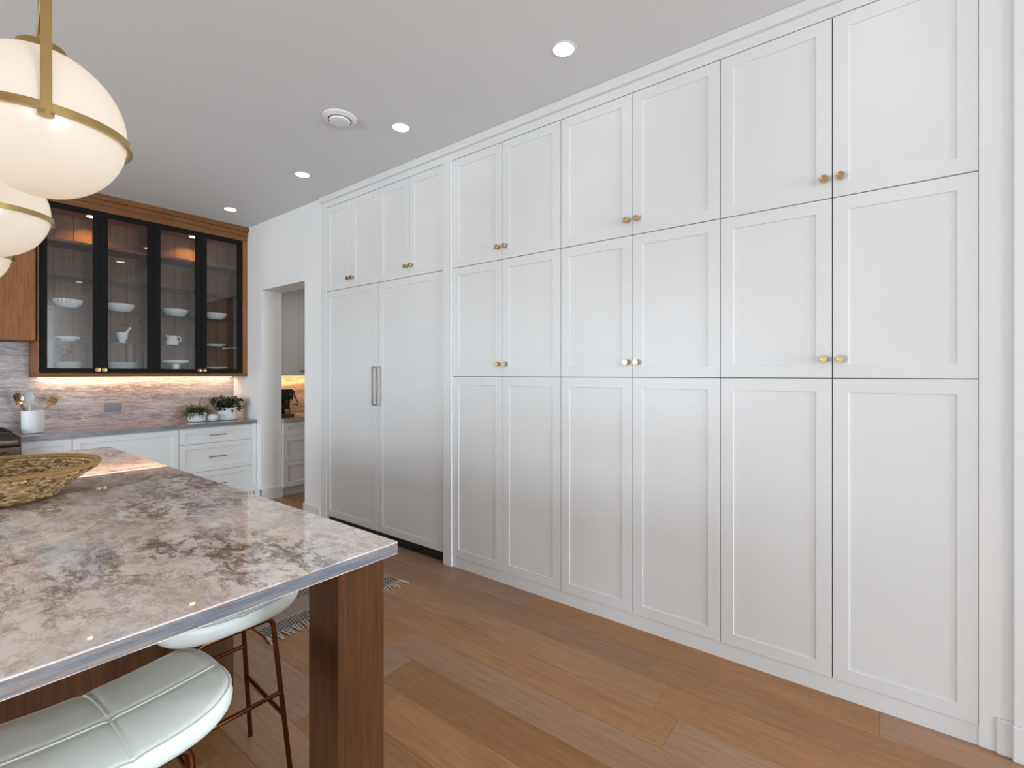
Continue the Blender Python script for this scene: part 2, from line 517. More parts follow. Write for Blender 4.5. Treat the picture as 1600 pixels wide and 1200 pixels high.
# ================================================================ SHAKER DOORS
GAP = 0.0036
_dm = {}
def shaker(wd, ht, rail=0.057, th=0.02, rec=0.0052):
    """frame and recessed panel, facing -Y, origin at lower left of the front face"""
    key = (round(wd, 4), round(ht, 4), rail, rec)
    if key in _dm:
        return _dm[key]
    bm = bmesh.new()
    bvl = 0.0014
    def ring(x0, z0, x1, z1, y):
        return [bm.verts.new(p) for p in ((x0, y, z0), (x1, y, z0), (x1, y, z1), (x0, y, z1))]
    rs = [ring(0, 0, wd, ht, th), ring(0, 0, wd, ht, 0.0012), ring(0.0012, 0.0012, wd - 0.0012, ht - 0.0012, 0.0),
          ring(rail, rail, wd - rail, ht - rail, 0.0), ring(rail + bvl, rail + bvl, wd - rail - bvl, ht - rail - bvl, bvl),
          ring(rail + bvl, rail + bvl, wd - rail - bvl, ht - rail - bvl, th)]
    for a, b in zip(rs, rs[1:] + rs[:1]):
        for i in range(4):
            bm.faces.new((a[i], a[(i + 1) % 4], b[(i + 1) % 4], b[i]))
    f = mesh(bm, 'door', 'cab')
    bm = bmesh.new()
    box(bm, rail + bvl - 0.001, rec, rail + bvl - 0.001, wd - rail - bvl + 0.001, th - 0.001, ht - rail - bvl + 0.001)
    p = mesh(bm, 'panel', 'cab')
    _dm[key] = (f, p)
    return _dm[key]

def knob_mesh(mat, r=0.0155, dep=0.030):
    bm = bmesh.new()
    prof = [(r * 0.55, 0.0), (r * 0.42, -dep * 0.25), (r * 0.42, -dep * 0.42), (r * 0.97, -dep * 0.47), (r, -dep * 0.52),
            (r, -dep * 0.94), (r * 0.92, -dep), (r * 0.7, -dep), (r * 0.64, -dep * 0.97), (0, -dep * 0.97)]
    lathe(bm, prof, 36, axis='Y', flute=0.012, nf=18)
    return mesh(bm, 'knob', mat, True)
KNOB = knob_mesh('brass')
KNOB_S = knob_mesh('brass', 0.0185, 0.028)

def put_door(parent, x0, z0, x1, z1, face, name='door', knob=None, km=None, rail=0.057, rec=0.0052):
    """x: along the run measured in the cabinet's local frame (viewer's left to right), face: local y of the front"""
    g = GAP / 2
    f, p = shaker(x1 - x0 - GAP, z1 - z0 - GAP, rail, rec=rec)
    d = link(name, f, parent, (x0 + g, face, z0 + g))
    link('panel', p, d)
    if knob:
        link('knob', km or KNOB, d, (knob[0] - x0 - g, 0, knob[1] - z0 - g))
    return d

# ---------------------------------------------------------------- tall cabinets on the right
# local frame: rotated -90 deg: local +x = world -Y, local -y = world -X
RZ = R(-90)
rows = [(0.075, 1.372), (1.372, 2.152), (2.152, 2.932)]
W = 0.4572
pairlab = ['white shaker tall cabinet with six doors at the right, next to the white casing',
           'white shaker tall cabinet with six doors, middle of the three six-door ones',
           'white shaker tall cabinet with six doors, right beside the two tall refrigerator panels']
for i in range(3):
    y_right = -0.294 + 2 * W * i
    y_left = y_right + 2 * W
    t = thing('tall_cabinet', pairlab[i], 'cabinet', (D, y_left, 0), RZ, 'tall white pantry cabinets')
    part('body', 'carcass', t, lambda bm: box(bm, 0.001, 0.021, 0.077, 2 * W - 0.001, 0.60, 2.932), world=False)
    part('plinth', 'cab', t, lambda bm: box(bm, 0.0, 0.005, 0.0, 2 * W, 0.03, 0.0765), world=False)
    for r, (z0, z1) in enumerate(rows):
        zk = z0 + 0.083 if r else None
        put_door(t, 0, z0, W, z1, 0.0, knob=(W - 0.030, zk) if zk else None)
        put_door(t, W, z0, 2 * W, z1, 0.0, knob=(W + 0.030, zk) if zk else None)

# end panels on both sides of the refrigerators
FA, FB, FS = 2.533, 4.083, 3.312
solo('end_panel', 'cab', lambda bm: (box(bm, D - 0.014, 2.449 + 0.001, 0, 2.69, FA - 0.001, 2.9335, 0.0015)),
     'narrow white vertical panel between tall cabinets and refrigerator panels, down to the floor', 'panel', base=(D, 2.49, 0))
solo('end_panel', 'cab', lambda bm: (box(bm, D - 0.004, FB + 0.001, 0, 2.69, 4.1715, 2.9335, 0.0015)),
     'narrow white vertical panel between the refrigerator panels and the doorway wall', 'panel', base=(D, 4.128, 0))
HB = None
def pull_mesh(L, r, so, mat, square=False, name='handle'):
    """vertical bar pull along +Z facing -Y"""
    bm = bmesh.new()
    if square:
        box(bm, -r, -so - r, 0, r, -so + r, L, 0.001)
        box(bm, -r * 0.9, -so, 0.0, r * 0.9, 0, 2 * r)
        box(bm, -r * 0.9, -so, L - 2 * r, r * 0.9, 0, L)
    else:
        tube(bm, [(0, -so, -0.012), (0, -so, L + 0.012)], r, 10)
        tube(bm, [(0, 0, 0.01), (0, -so, 0.01)], r * 0.8, 8)
        tube(bm, [(0, 0, L - 0.01), (0, -so, L - 0.01)], r * 0.8, 8)
    return mesh(bm, name, mat, True)
FH = pull_mesh(0.325, 0.0065, 0.034, 'nickel', True)
for i, (ya, yb, lab) in enumerate(((FA, FS, 'tall white panelled refrigerator door, right one of the pair'),
                                   (FS, FB, 'tall white panelled refrigerator door, left one of the pair beside the doorway'))):
    t = thing('panelled_refrigerator', lab, 'refrigerator', (D, yb, 0), RZ, 'panelled refrigerator pair')
    wd = yb - ya
    part('body', 'carcass', t, lambda bm: box(bm, 0.002, 0.022, 0.09, wd - 0.002, 0.58, 2.145), world=False)
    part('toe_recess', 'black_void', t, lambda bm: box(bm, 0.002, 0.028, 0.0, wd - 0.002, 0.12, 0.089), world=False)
    d = put_door(t, 0, 0.078, wd, 2.152, 0.0)
    link('handle', FH, d, ((0.030 if i == 0 else wd - 0.030) - GAP / 2, 0, 1.125 - 0.078))
for i, (ya, ym, yb, lab) in enumerate(((FA, 2.92, 3.301, 'white two-door cupboard above the right refrigerator panel'),
                                       (3.301, 3.692, FB, 'white two-door cupboard above the left refrigerator panel'))):
    t = thing('overhead_cabinet', lab, 'cabinet', (D, yb, 2.152), RZ, 'cupboards above the refrigerators')
    wd, wm = yb - ya, yb - ym
    part('body', 'carcass', t, lambda bm: box(bm, 0.001, 0.021, 0.002, wd - 0.001, 0.58, 0.78), world=False)
    put_door(t, 0, 0, wm, 0.78, 0.0, knob=(wm - 0.030, 0.083))
    put_door(t, wm, 0, wd, 0.78, 0.0, knob=(wm + 0.030, 0.083))

# ================================================================ BACK RUN
CZ0, CZ1, YC = 0.846, 0.886, 5.45
wt = solo('worktop', 'stone_w', lambda bm: box(bm, 0.648, YC, CZ0, D - 0.001, YB - 0.021, CZ1, 0.003, 2),
     'grey veined stone worktop along the back wall under the glass cabinet', 'worktop', base=(1.5, 5.7, CZ0))
wt.data.materials.append(M['stone_e'])  # upright faces get the copy with cool, darker light painted in
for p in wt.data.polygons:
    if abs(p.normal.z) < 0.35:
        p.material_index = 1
def splash(bm):
    box(bm, 0.772, YB - 0.02, CZ1 + 0.0005, D - 0.001, YB - 0.0005, 1.3615)
    box(bm, -0.6, YB - 0.02, CZ1 - 0.1, 0.772, YB - 0.0005, 1.75)
solo('stone_backsplash', 'stone_b', splash, 'streaky grey and pink stone backsplash above the back worktop', 'backsplash', base=(1.0, YB - 0.01, CZ1))

YD = 5.472
def bar_handle(L=0.165):
    bm = bmesh.new()
    tube(bm, [(-L / 2, -0.030, 0), (L / 2, -0.030, 0)], 0.005, 10)
    for sx in (-1, 1):
        tube(bm, [(sx * (L / 2 - 0.018), 0, 0), (sx * (L / 2 - 0.018), -0.030, 0)], 0.0042, 8)
    return mesh(bm, 'handle', 'handle', True)
BAR = bar_handle()
def base_cab(x0, x1, xf, lab, fronts, yfront=YD, depth=0.57):
    t = thing('base_cabinet', lab, 'cabinet', (x0, yfront, 0), 0, 'white base cabinets')
    wd, wf = x1 - x0, xf - x0
    part('body', 'cab', t, lambda bm: (box(bm, 0.001, 0.0215, 0.10, wd - 0.001, depth, CZ0 - 0.001),
                                          box(bm, wf + 0.001, 0.003, 0.10, wd - 0.001, 0.0215, CZ0 - 0.001) if wd - wf > 0.01 else None), world=False)
    part('plinth', 'cab', t, lambda bm: box(bm, 0.001, 0.06, 0.0, wd - 0.001, 0.08, 0.0995), world=False)
    for z0, z1, nm, hand in fronts:
        d = put_door(t, 0, z0, wf, z1, 0.0, nm, rail=0.05, rec=0.011)
        if hand:
            link('handle', BAR, d, (wf / 2, 0, (z1 - z0) / 2 if z1 - z0 < 0.2 else (z1 - z0) / 2))
    return t
base_cab(0.650, 0.961, 0.961, 'narrow white base cabinet beside the range under the worktop', [(0.105, 0.838, 'door', False)])
base_cab(0.961, 1.746, 1.746, 'wide white panelled base cabinet in the middle of the back run', [(0.105, 0.838, 'door', False)])
base_cab(1.746, D - 0.002, 2.43, 'white base cabinet with three drawers and bronze bar pulls by the doorway',
         [(0.681, 0.838, 'drawer', True), (0.392, 0.681, 'drawer', True), (0.105, 0.392, 'drawer', True)])

# ---- glass display cabinet
GX0, GX1, GY = 0.775, D - 0.001, 5.69
GZ0, GZ1 = 1.362, CEIL - 0.001
t = thing('glass_display_cabinet', 'wooden wall cabinet with four black framed glass doors on the back wall', 'cabinet', (1.63, GY, GZ0))
DX = [0.785, 1.195, 1.605, 2.020, 2.432]
DZ0, DZ1 = 1.400, 2.885
part('side_panel', 'oak', t, lambda bm: box(bm, GX0, GY, GZ0 + 0.0375, GX0 + 0.02, YB - 0.001, DZ1 + 0.0015))
part('side_panel', 'oak', t, lambda bm: box(bm, 2.434, GY - 0.002, GZ0 + 0.038, GX1, YB - 0.001, DZ1))
part('bottom_panel', 'oak_x', t, lambda bm: box(bm, GX0 + 0.0, GY - 0.003, GZ0, GX1, YB - 0.021, GZ0 + 0.037, 0.001))
part('top_panel', 'oak_in', t, lambda bm: box(bm, GX0 + 0.02, GY + 0.024, DZ1 - 0.01, 2.434, YB - 0.021, DZ1 + 0.02))
for i in range(12):
    xa = GX0 + 0.02 + i * (2.434 - GX0 - 0.02) / 12
    xb = xa + (2.434 - GX0 - 0.02) / 12
    part('back_board', 'oak_in', t, lambda bm: box(bm, xa + 0.0015, YB - 0.021, GZ0 + 0.037, xb - 0.0015, YB - 0.001, DZ1, 0.002))
def wcrown(bm):
    box(bm, GX0 - 0.6 + 0.6, GY - 0.004, DZ1 + 0.002, GX1, YB - 0.001, 2.945)
    box(bm, GX0, GY - 0.020, 2.945, GX1, YB - 0.001, 2.990, 0.002)
    box(bm, GX0, GY - 0.042, 2.990, GX1, YB - 0.001, GZ1, 0.002)
part('crown', 'oak_x', t, wcrown)
part('divider', 'oak_in', t, lambda bm: box(bm, DX[2] - 0.012, GY + 0.024, GZ0 + 0.037, DX[2] + 0.012, YB - 0.021, DZ1 - 0.01))
part('shelf', 'oak_in', t, lambda bm: (box(bm, GX0 + 0.02, GY + 0.05, 2.560, DX[2] - 0.012, YB - 0.021, 2.585, 0.001), box(bm, DX[2] + 0.012, GY + 0.05, 2.560, 2.434, YB - 0.021, 2.585, 0.001)))
SH = [2.262, 1.985, 1.688]
for z in SH:
    for xa, xb in ((GX0 + 0.021, DX[2] - 0.013), (DX[2] + 0.013, 2.433)):
        part('glass_shelf', 'shelf_glass', t, lambda bm: box(bm, xa, GY + 0.05, z - 0.010, xb, YB - 0.022, z, 0.001))
FW = 0.052
for i in range(4):
    x0, x1 = DX[i] + 0.001, DX[i + 1] - 0.001
    fa = FW if i != 0 else 0.055
    d = link('door', None, t, (x0 - 1.63, 0, DZ0 - GZ0))
    wd, ht = x1 - x0, DZ1 - DZ0
    bm = bmesh.new()
    box(bm, 0, 0, 0, FW, 0.022, ht, 0.0012)
    box(bm, wd - FW, 0, 0, wd, 0.022, ht, 0.0012)
    box(bm, FW, 0.0, 0, wd - FW, 0.022, FW * 0.8, 0.0012)
    box(bm, FW, 0.0, ht - FW * 0.9, wd - FW, 0.022, ht, 0.0012)
    me = mesh(bm, 'door', 'blackm')
    bpy.data.objects.remove(d)
    d = link('door', me, t, (x0 - 1.63, 0, DZ0 - GZ0))
    bm = bmesh.new()
    box(bm, FW - 0.003, 0.010, FW * 0.8 - 0.003, wd - FW + 0.003, 0.014, ht - FW * 0.9 + 0.003)
    link('glass_pane', mesh(bm, 'glass_pane', 'glass'), d)
    link('knob', KNOB_S, d, (wd - 0.022 if i % 2 == 0 else 0.022, 0, 0.028))
for xp in (0.99 + 0.18, 1.81 + 0.2):
    part('puck_light', 'puck', t, lambda bm: lathe(bm, [(0.032, DZ1 - 0.016), (0.032, DZ1 - 0.0105)], 20, (xp, 5.90, 0)))
    l = bpy.data.lights.new('puck_lamp', 'SPOT')
    l.energy = 26.0; l.color = (1.0, 0.55, 0.20); l.spot_size = R(130); l.spot_blend = 0.8; l.shadow_soft_size = 0.03
    lo = bpy.data.objects.new('puck_lamp', l); C.objects.link(lo); lo.location = (xp, 5.90, DZ1 - 0.02)
# LED strip below the cabinet
part('light_strip', 'led', t, lambda bm: box(bm, GX0 + 0.05, YB - 0.055, GZ0 - 0.006, GX1 - 0.03, YB - 0.035, GZ0 - 0.0005))
area('led_strip_lamp', (1.63, YB - 0.07, GZ0 - 0.012), (R(14), 0, 0), 1.6, 0.03, 3.9, (1.0, 0.60, 0.36))

# ---- hood
t = thing('range_hood', 'plain oak hood cover left of the glass cabinet, partly behind the pendants', 'hood', (0.2, 5.66, 1.67))
part('cover', 'oak', t, lambda bm: box(bm, -0.42, 5.665, 1.672, 0.762, YB - 0.021, CEIL - 0.002, 0.002))
part('filter', 'iron', t, lambda bm: box(bm, -0.3, 5.72, 1.669, 0.66, 6.0, 1.673))
part('filler_strip', 'blackm', t, lambda bm: box(bm, 0.762, 5.68, 1.69, 0.7745, YB - 0.021, CEIL - 0.002))

# ---- range
t = thing('range', 'stainless steel range with black grates at the left edge beside the crock', 'range', (0.19, 5.45, 0))
RX0, RX1 = -0.27, 0.643
part('body', 'steel', t, lambda bm: box(bm, RX0, 5.47, 0.1, RX1, YB - 0.022, 0.875, 0.004))
part('bullnose', 'steel', t, lambda bm: box(bm, RX0, 5.385, 0.815, RX1, 5.50, 0.885, 0.022, 4), True)
part('control_panel', 'steel', t, lambda bm: box(bm, RX0, 5.42, 0.70, RX1, 5.472, 0.816, 0.004))
part('oven_door', 'steel', t, lambda bm: box(bm, RX0 + 0.01, 5.44, 0.14, RX1 - 0.01, 5.472, 0.69, 0.006))
part('oven_handle', 'steel', t, lambda bm: tube(bm, [(RX0 + 0.08, 5.39, 0.64), (RX1 - 0.08, 5.39, 0.64)], 0.013, 12), True)
for i in range(6):
    xk = RX0 + 0.09 + i * (RX1 - RX0 - 0.18) / 5
    part('control_knob', 'steel', t, lambda bm: lathe(bm, [(0.026, 5.42), (0.026, 5.385), (0.020, 5.375), (0, 5.375)], 20, (xk, 0, 0.757), 'Y'), True)
for i in range(3):
    gx0 = RX0 + 0.02 + i * 0.295
    def grate(bm):
        for j in range(4):
            box(bm, gx0 + j * 0.085, 5.53, 0.915, gx0 + 0.016 + j * 0.085, 5.99, 0.932, 0.004)
        for yy in (5.53, 5.75, 5.975):
            box(bm, gx0, yy, 0.912, gx0 + 0.27, yy + 0.016, 0.930, 0.004)
        for xx in (gx0, gx0 + 0.254):
            for yy in (5.53, 5.975):
                box(bm, xx, yy, 0.884, xx + 0.016, yy + 0.016, 0.915)
    part('grate', 'iron', t, grate)
part('cooktop', 'iron', t, lambda bm: box(bm, RX0 + 0.01, 5.51, 0.876, RX1 - 0.01, 6.02, 0.887, 0.003))

# ================================================================ PANTRY THROUGH THE DOORWAY
PY = 5.335
solo('worktop', 'stone_w', lambda bm: box(bm, D + 0.226, PY - 0.02, CZ0, 4.3, YB - 0.021, CZ1, 0.002),
     'stone worktop in the pantry seen through the doorway', 'worktop', base=(3.4, 5.7, CZ0))
solo('stone_backsplash', 'stone_b', lambda bm: box(bm, D + 0.226, YB - 0.02, CZ1 + 0.0005, 4.3, YB - 0.0005, 1.369),
     'warm lit stone backsplash in the pantry behind the coffee machine', 'backsplash', base=(3.4, YB - 0.01, CZ1))
t = base_cab(2.715, 3.42, 3.42, 'white base cabinet with three drawers in the pantry through the doorway',
         [(0.681, 0.838, 'drawer', False), (0.392, 0.681, 'drawer', False), (0.105, 0.392, 'drawer', False)], PY, 0.70)
t = thing('overhead_cabinet', 'white wall cupboard in the pantry seen through the top of the doorway', 'cabinet', (2.715, 5.66, 1.37))
part('body', 'cab', t, lambda bm: box(bm, 0.001, 0.0215, 0, 1.2, 0.38, 1.2), world=False)
part('crown', 'cab', t, lambda bm: box(bm, 0.001, -0.01, 1.2, 1.2, 0.38, 1.28, 0.003), world=False)
put_door(t, 0, 0.0, 0.42, 1.2, 0.0, knob=(0.392, 0.05), rail=0.05)
put_door(t, 0.42, 0.0, 0.84, 1.2, 0.0, knob=(0.448, 0.05), rail=0.05)
part('light_strip', 'led', t, lambda bm: box(bm, 0.03, 0.30, -0.006, 1.1, 0.32, -0.0005), world=False)
area('pantry_led_lamp', (3.25, YB - 0.09, 1.357), (R(12), 0, 0), 1.0, 0.03, 4.5, (1.0, 0.52, 0.20))

t = thing('coffee_machine', 'black coffee machine on the pantry worktop through the doorway', 'coffee machine', (2.86, 5.56, CZ1))
part('body', 'blackp', t, lambda bm: (box(bm, -0.10, 0.01, 0.0, 0.062, 0.30, 0.325, 0.012, 2), box(bm, -0.10, -0.06, 0.20, 0.062, 0.08, 0.325, 0.012, 2)), world=False)
part('drip_tray', 'steel', t, lambda bm: box(bm, -0.09, -0.08, 0.0, 0.065, 0.06, 0.035, 0.004), world=False)
part('spout', 'steel', t, lambda bm: lathe(bm, [(0.016, 0.20), (0.016, 0.15), (0.01, 0.14)], 14, (-0.012, -0.03, 0)), world=False, smooth=True)
part('dial', 'steel', t, lambda bm: lathe(bm, [(0.017, -0.059), (0.017, -0.072), (0.0, -0.072)], 18, (0.02, 0, 0.265), 'Y'), world=False, smooth=True)
part('cup', 'brass', t, lambda bm: lathe(bm, [(0.024, 0.036), (0.03, 0.09), (0.027, 0.09), (0.022, 0.04)], 18, (-0.012, -0.035, 0)), world=False, smooth=True)

def outlet(name, lab, x, z, n, plug=False):
    t = thing(name, lab, 'outlet', (x, YB - 0.0205, z))
    wd = 0.062 * n + 0.012
    part('cover_plate', 'grey_pl', t, lambda bm: box(bm, -wd / 2, -0.006, -0.045, wd / 2, 0, 0.045, 0.002), world=False)
    for i in range(n):
        cx = (i - (n - 1) / 2) * 0.058
        r = part('receptacle', 'grey_pl', t, lambda bm: box(bm, cx - 0.017, -0.009, -0.034, cx + 0.017, -0.006, 0.034, 0.001), world=False)
        for zz in (-0.017, 0.017):
            part('slot', 'dark', r, lambda bm: (box(bm, cx - 0.008, -0.0094, zz - 0.006, cx - 0.005, -0.0088, zz + 0.006), box(bm, cx + 0.005, -0.0094, zz - 0.006, cx + 0.008, -0.0088, zz + 0.006)), world=False)
outlet('wall_outlet', 'grey double outlet plate on the stone backsplash under the glass cabinet', 1.36, 1.057, 2)
outlet('wall_outlet', 'grey outlet plate on the pantry backsplash behind the coffee machine cord', 3.195, 1.14, 1)
t = thing('power_cord', 'black power cord plugged into the pantry outlet behind the coffee machine', 'cord', (3.19, YB - 0.03, 1.157))
part('plug', 'blackp', t, lambda bm: box(bm, 3.178, YB - 0.062, 1.142, 3.208, YB - 0.0305, 1.176, 0.005), smooth=True)
def cord(bm):
    pts = []
    P = [(3.193, 6.005, 1.148), (3.205, 5.985, 1.09), (3.225, 5.965, 1.02), (3.215, 5.95, 0.985), (3.17, 5.945, 1.01), (3.13, 5.93, 0.97), (3.05, 5.90, 0.915), (2.99, 5.87, 0.893), (2.95, 5.865, 0.894)]
    for i in range(len(P) - 1):
        p0, p1, p2, p3 = [Vector(P[max(0, min(len(P) - 1, j))]) for j in (i - 1, i, i + 1, i + 2)]
        for k in range(5):
            u = k / 5
            pts.append(0.5 * ((2 * p1) + (p2 - p0) * u + (2 * p0 - 5 * p1 + 4 * p2 - p3) * u * u + (3 * p1 - p0 - 3 * p2 + p3) * u ** 3))
    tube(bm, pts, 0.006, 8)
part('cable', 'blackp', t, cord, smooth=True)

# ================================================================ ISLAND
IX0, IX1, IY0, IY1 = -0.48, 0.938, 1.150, 4.237
IZ0, IZ1 = 0.850, 0.887
t = thing('kitchen_island', 'large kitchen island with veined stone top and oak legs and body', 'island', (0.23, 2.7, 0))
def slab(bm):
    r = bmesh.ops.create_cube(bm, size=1.0)
    for v in r['verts']:
        v.co = Vector(((IX0 + IX1) / 2 + v.co.x * (IX1 - IX0), (IY0 + IY1) / 2 + v.co.y * (IY1 - IY0), (IZ0 + IZ1) / 2 + v.co.z * (IZ1 - IZ0)))
    ve = [e for e in bm.edges if abs(e.verts[0].co.z - e.verts[1].co.z) > 0.01]
    bmesh.ops.bevel(bm, geom=ve, offset=0.008, segments=4, affect='EDGES', profile=0.5)
    he = [e for e in bm.edges if abs(e.verts[0].co.z - e.verts[1].co.z) < 1e-4 and len(e.link_faces) == 2 and abs(e.link_faces[0].normal.z - e.link_faces[1].normal.z) > 0.5]
    bmesh.ops.bevel(bm, geom=he, offset=0.003, segments=2, affect='EDGES', profile=0.5)
stp = part('stone_top', 'stone', t, slab)
stp.data.materials.append(M['stone_e'])  # slab sides take the stone copy with daylight tone in its colour
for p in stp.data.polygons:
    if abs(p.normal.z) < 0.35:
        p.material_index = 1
LX, LY = 0.756, 1.185
for lx in (LX, IX0 + 0.027):
    part('leg', 'oak_leg', t, lambda bm: box(bm, lx, LY, 0, lx + 0.155, LY + 0.15, IZ0, 0.0015))
part('body', 'oak_leg', t, lambda bm: box(bm, IX0 + 0.04, 2.235, 0.08, 0.892, 4.19, IZ0))
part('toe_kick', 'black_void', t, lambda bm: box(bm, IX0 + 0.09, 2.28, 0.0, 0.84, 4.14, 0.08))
part('front_panel', 'oak_leg', t, lambda bm: box(bm, IX0 + 0.03, 2.216, 0.0, 0.91, 2.235, IZ0, 0.001))
by = [2.216 + i * (4.20 - 2.216) / 4 for i in range(5)]
for a, b in zip(by, by[1:]):
    part('side_board', 'oak_leg', t, lambda bm: box(bm, 0.892, a + 0.001, 0.08, 0.910, b - 0.001, IZ0, 0.001))

# ================================================================ STOOLS
def make_stool():
    root = link('bar_stool', None)
    hx, hy = 0.222, 0.172
    zt, thk = 0.648, 0.074
    n = 64
    def plan(a, k=4.2):
        ca, sa = math.cos(a), math.sin(a)
        rr = (abs(ca) ** k + abs(sa) ** k) ** (-1 / k)
        return rr * ca, rr * sa
    def saddle(u, v):          # dips in the middle, rises to both ends
        return 0.030 * (abs(u) ** 2.2) - 0.010 * abs(v) ** 2.5
    def top_z(u, v):
        groove = 0.0045 * (math.exp(-(u / 0.035) ** 2) + math.exp(-((v + 0.14) / 0.05) ** 2))
        return zt - 0.012 + saddle(u, v) + 0.014 * (1 - max(abs(u), abs(v)) ** 3) - groove
    def seat(bm):
        rings = []
        prof = [(x / 14 * 0.95, 't') for x in range(1, 15)] + [(0.985, 0.14), (1.0, 0.36), (0.985, 0.62), (0.93, 0.86), (0.86, 1.0), (0.5, 1.0)]
        ctr = bm.verts.new((0, 0, top_z(0, 0)))
        for rho, m in prof:
            ring = []
            for i in range(n):
                u, v = plan(2 * math.pi * i / n)
                u *= rho; v *= rho
                if m == 't':
                    z = top_z(u, v)
                else:
                    z = top_z(u * 0.95, v * 0.95) * (1 - m) + (zt - thk + saddle(u, v) * 0.55) * m
                ring.append(bm.verts.new((u * hx, v * hy, z)))
            rings.append(ring)
        for i in range(n):
            bm.faces.new((ctr, rings[0][i], rings[0][(i + 1) % n]))
        for a, b in zip(rings, rings[1:]):
            for i in range(n):
                bm.faces.new((a[i], b[i], b[(i + 1) % n], a[(i + 1) % n]))
        bm.faces.new(rings[-1])
    s = part('seat', 'leather', root, seat, 'all', world=False)
    part('seam', 'leather', s, lambda bm: tube(bm, [((-0.94 + 1.88 * i / 30) * hx, -0.14 * hy, top_z(-0.94 + 1.88 * i / 30, -0.14) + 0.0015) for i in range(31)], 0.0028, 6), True, world=False)
    part('seam', 'leather', s, lambda bm: tube(bm, [(0.0, (-0.94 + 1.88 * i / 30) * hy, top_z(0, -0.94 + 1.88 * i / 30) + 0.0015) for i in range(31)], 0.0028, 6), True, world=False)
    def piping(bm):
        pts = []
        for i in range(n):
            u, v = plan(2 * math.pi * i / n)
            pts.append((u * 0.978 * hx, v * 0.978 * hy, top_z(u * 0.93, v * 0.93) - 0.0045))
        tube(bm, pts, 0.0032, 6, True)
    part('piping', 'leather', s, piping, True, world=False)
    rt = 0.0082
    def leg_x(z): return 0.116 + (0.56 - z) * 0.085
    def leg_y(z, s): return s * (0.118 + (0.56 - z) * 0.06)
    for sy in (-1, 1):
        def u_frame(bm):
            pts = []
            rc = 0.03
            for sx in (-1, 1):
                leg = [(sx * leg_x(z), leg_y(z, sy), z) for z in (0.004, 0.2, 0.4, 0.53)]
                arc = []
                for k in range(1, 7):
                    a = k / 7 * math.pi / 2
                    arc.append((sx * (leg_x(0.53) - rc + rc * math.cos(a)), leg_y(0.55, sy), 0.53 + rc * math.sin(a)))
                seg = leg + arc
                pts = pts + (seg if sx == -1 else list(reversed(seg)))
            tube(bm, pts, rt, 12)
        part('leg_frame', 'copper', root, u_frame, True, world=False)
    part('seat_plate', 'copper', root, lambda bm: box(bm, -0.10, -0.115, 0.560, 0.10, 0.115, 0.575, 0.002), world=False)
    for sy, z in ((-1, 0.30), (1, 0.37)):
        part('footrest', 'copper', root, lambda bm: tube(bm, [(-leg_x(z), leg_y(z, sy), z), (leg_x(z), leg_y(z, sy), z)], rt * 0.9, 10), True, world=False)
    for sx in (-1, 1):
        part('side_stretcher', 'copper', root, lambda bm: tube(bm, [(sx * leg_x(0.22), leg_y(0.22, -1), 0.22), (sx * leg_x(0.25), leg_y(0.25, 1), 0.25)], rt * 0.9, 10), True, world=False)
    return root
st = make_stool()
tag(st, 'pale leather bar stool with copper legs beside the oak island leg', 'stool', 'bar stools at the island')
st.location = (0.685, 1.765, 0)
s2 = copy_tree(st)
s2['label'] = 'pale leather bar stool nearest the camera at the bottom left corner'
s2.location = (0.290, 1.340, 0)
s2.rotation_euler = (0, 0, R(2))

# ================================================================ PENDANTS
PX, PZ = 0.228, 2.0
def make_pendant():
    root = link('pendant_lamp', None)
    a, b, n = 0.164, 0.174, 48
    part('globe', 'globe', root, lambda bm: lathe(bm, [(max(1e-7, a * math.sin(math.pi * i / 32)), -b * math.cos(math.pi * i / 32)) for i in range(33)], n), 'all', world=False)
    Rr, zr = 0.1745, -0.022
    part('ring', 'brass_b', root, lambda bm: lathe(bm, [(Rr - 0.009, zr - 0.009), (Rr, zr - 0.009), (Rr, zr + 0.009), (Rr - 0.009, zr + 0.009), (Rr - 0.009, zr - 0.009)], 72, cap=False), True, world=False)
    top = 0.215
    for sy in (-1, 1):
        r = part('arm', 'brass_b', root, lambda bm: box(bm, -0.0095, sy * Rr - 0.004, zr - 0.012, 0.0095, sy * Rr + 0.004, top + 0.008, 0.001), world=False)
        part('finial', 'brass_b', r, lambda bm: lathe(bm, [(0.006, zr - 0.010), (0.014, zr - 0.014), (0.014, zr - 0.022), (0.0, zr - 0.024)], 18, (0, sy * Rr, 0)), True, world=False)
    part('crossbar', 'brass_b', root, lambda bm: box(bm, -0.0095, -Rr - 0.004, top, 0.0095, Rr + 0.004, top + 0.016, 0.002), world=False)
    part('stem', 'brass_b', root, lambda bm: tube(bm, [(0, 0, b - 0.005), (0, 0, CEIL - PZ - 0.02)], 0.007, 12), True, world=False)
    part('cap', 'brass_b', root, lambda bm: lathe(bm, [(0.05, b - 0.012), (0.045, b + 0.012), (0.012, b + 0.02)], 28), True, world=False)
    part('canopy', 'brass_b', root, lambda bm: lathe(bm, [(0.06, CEIL - PZ - 0.001), (0.06, CEIL - PZ - 0.022), (0.0, CEIL - PZ - 0.024)], 32), True, world=False)
    return root
pd = make_pendant()
plab = ['opal globe pendant with brass ring, the largest and nearest one top left',
        'opal globe pendant with brass ring, middle one below the largest',
        'opal globe pendant with brass ring, smallest and farthest at the left edge']
for i in range(3):
    o = pd if i == 0 else copy_tree(pd)
    o.location = (PX, 1.618 + 0.973 * i, PZ)
    o.rotation_euler = (0, 0, R(-5.7))
    tag(o, plab[i], 'pendant lamp', 'opal pendants over the island')

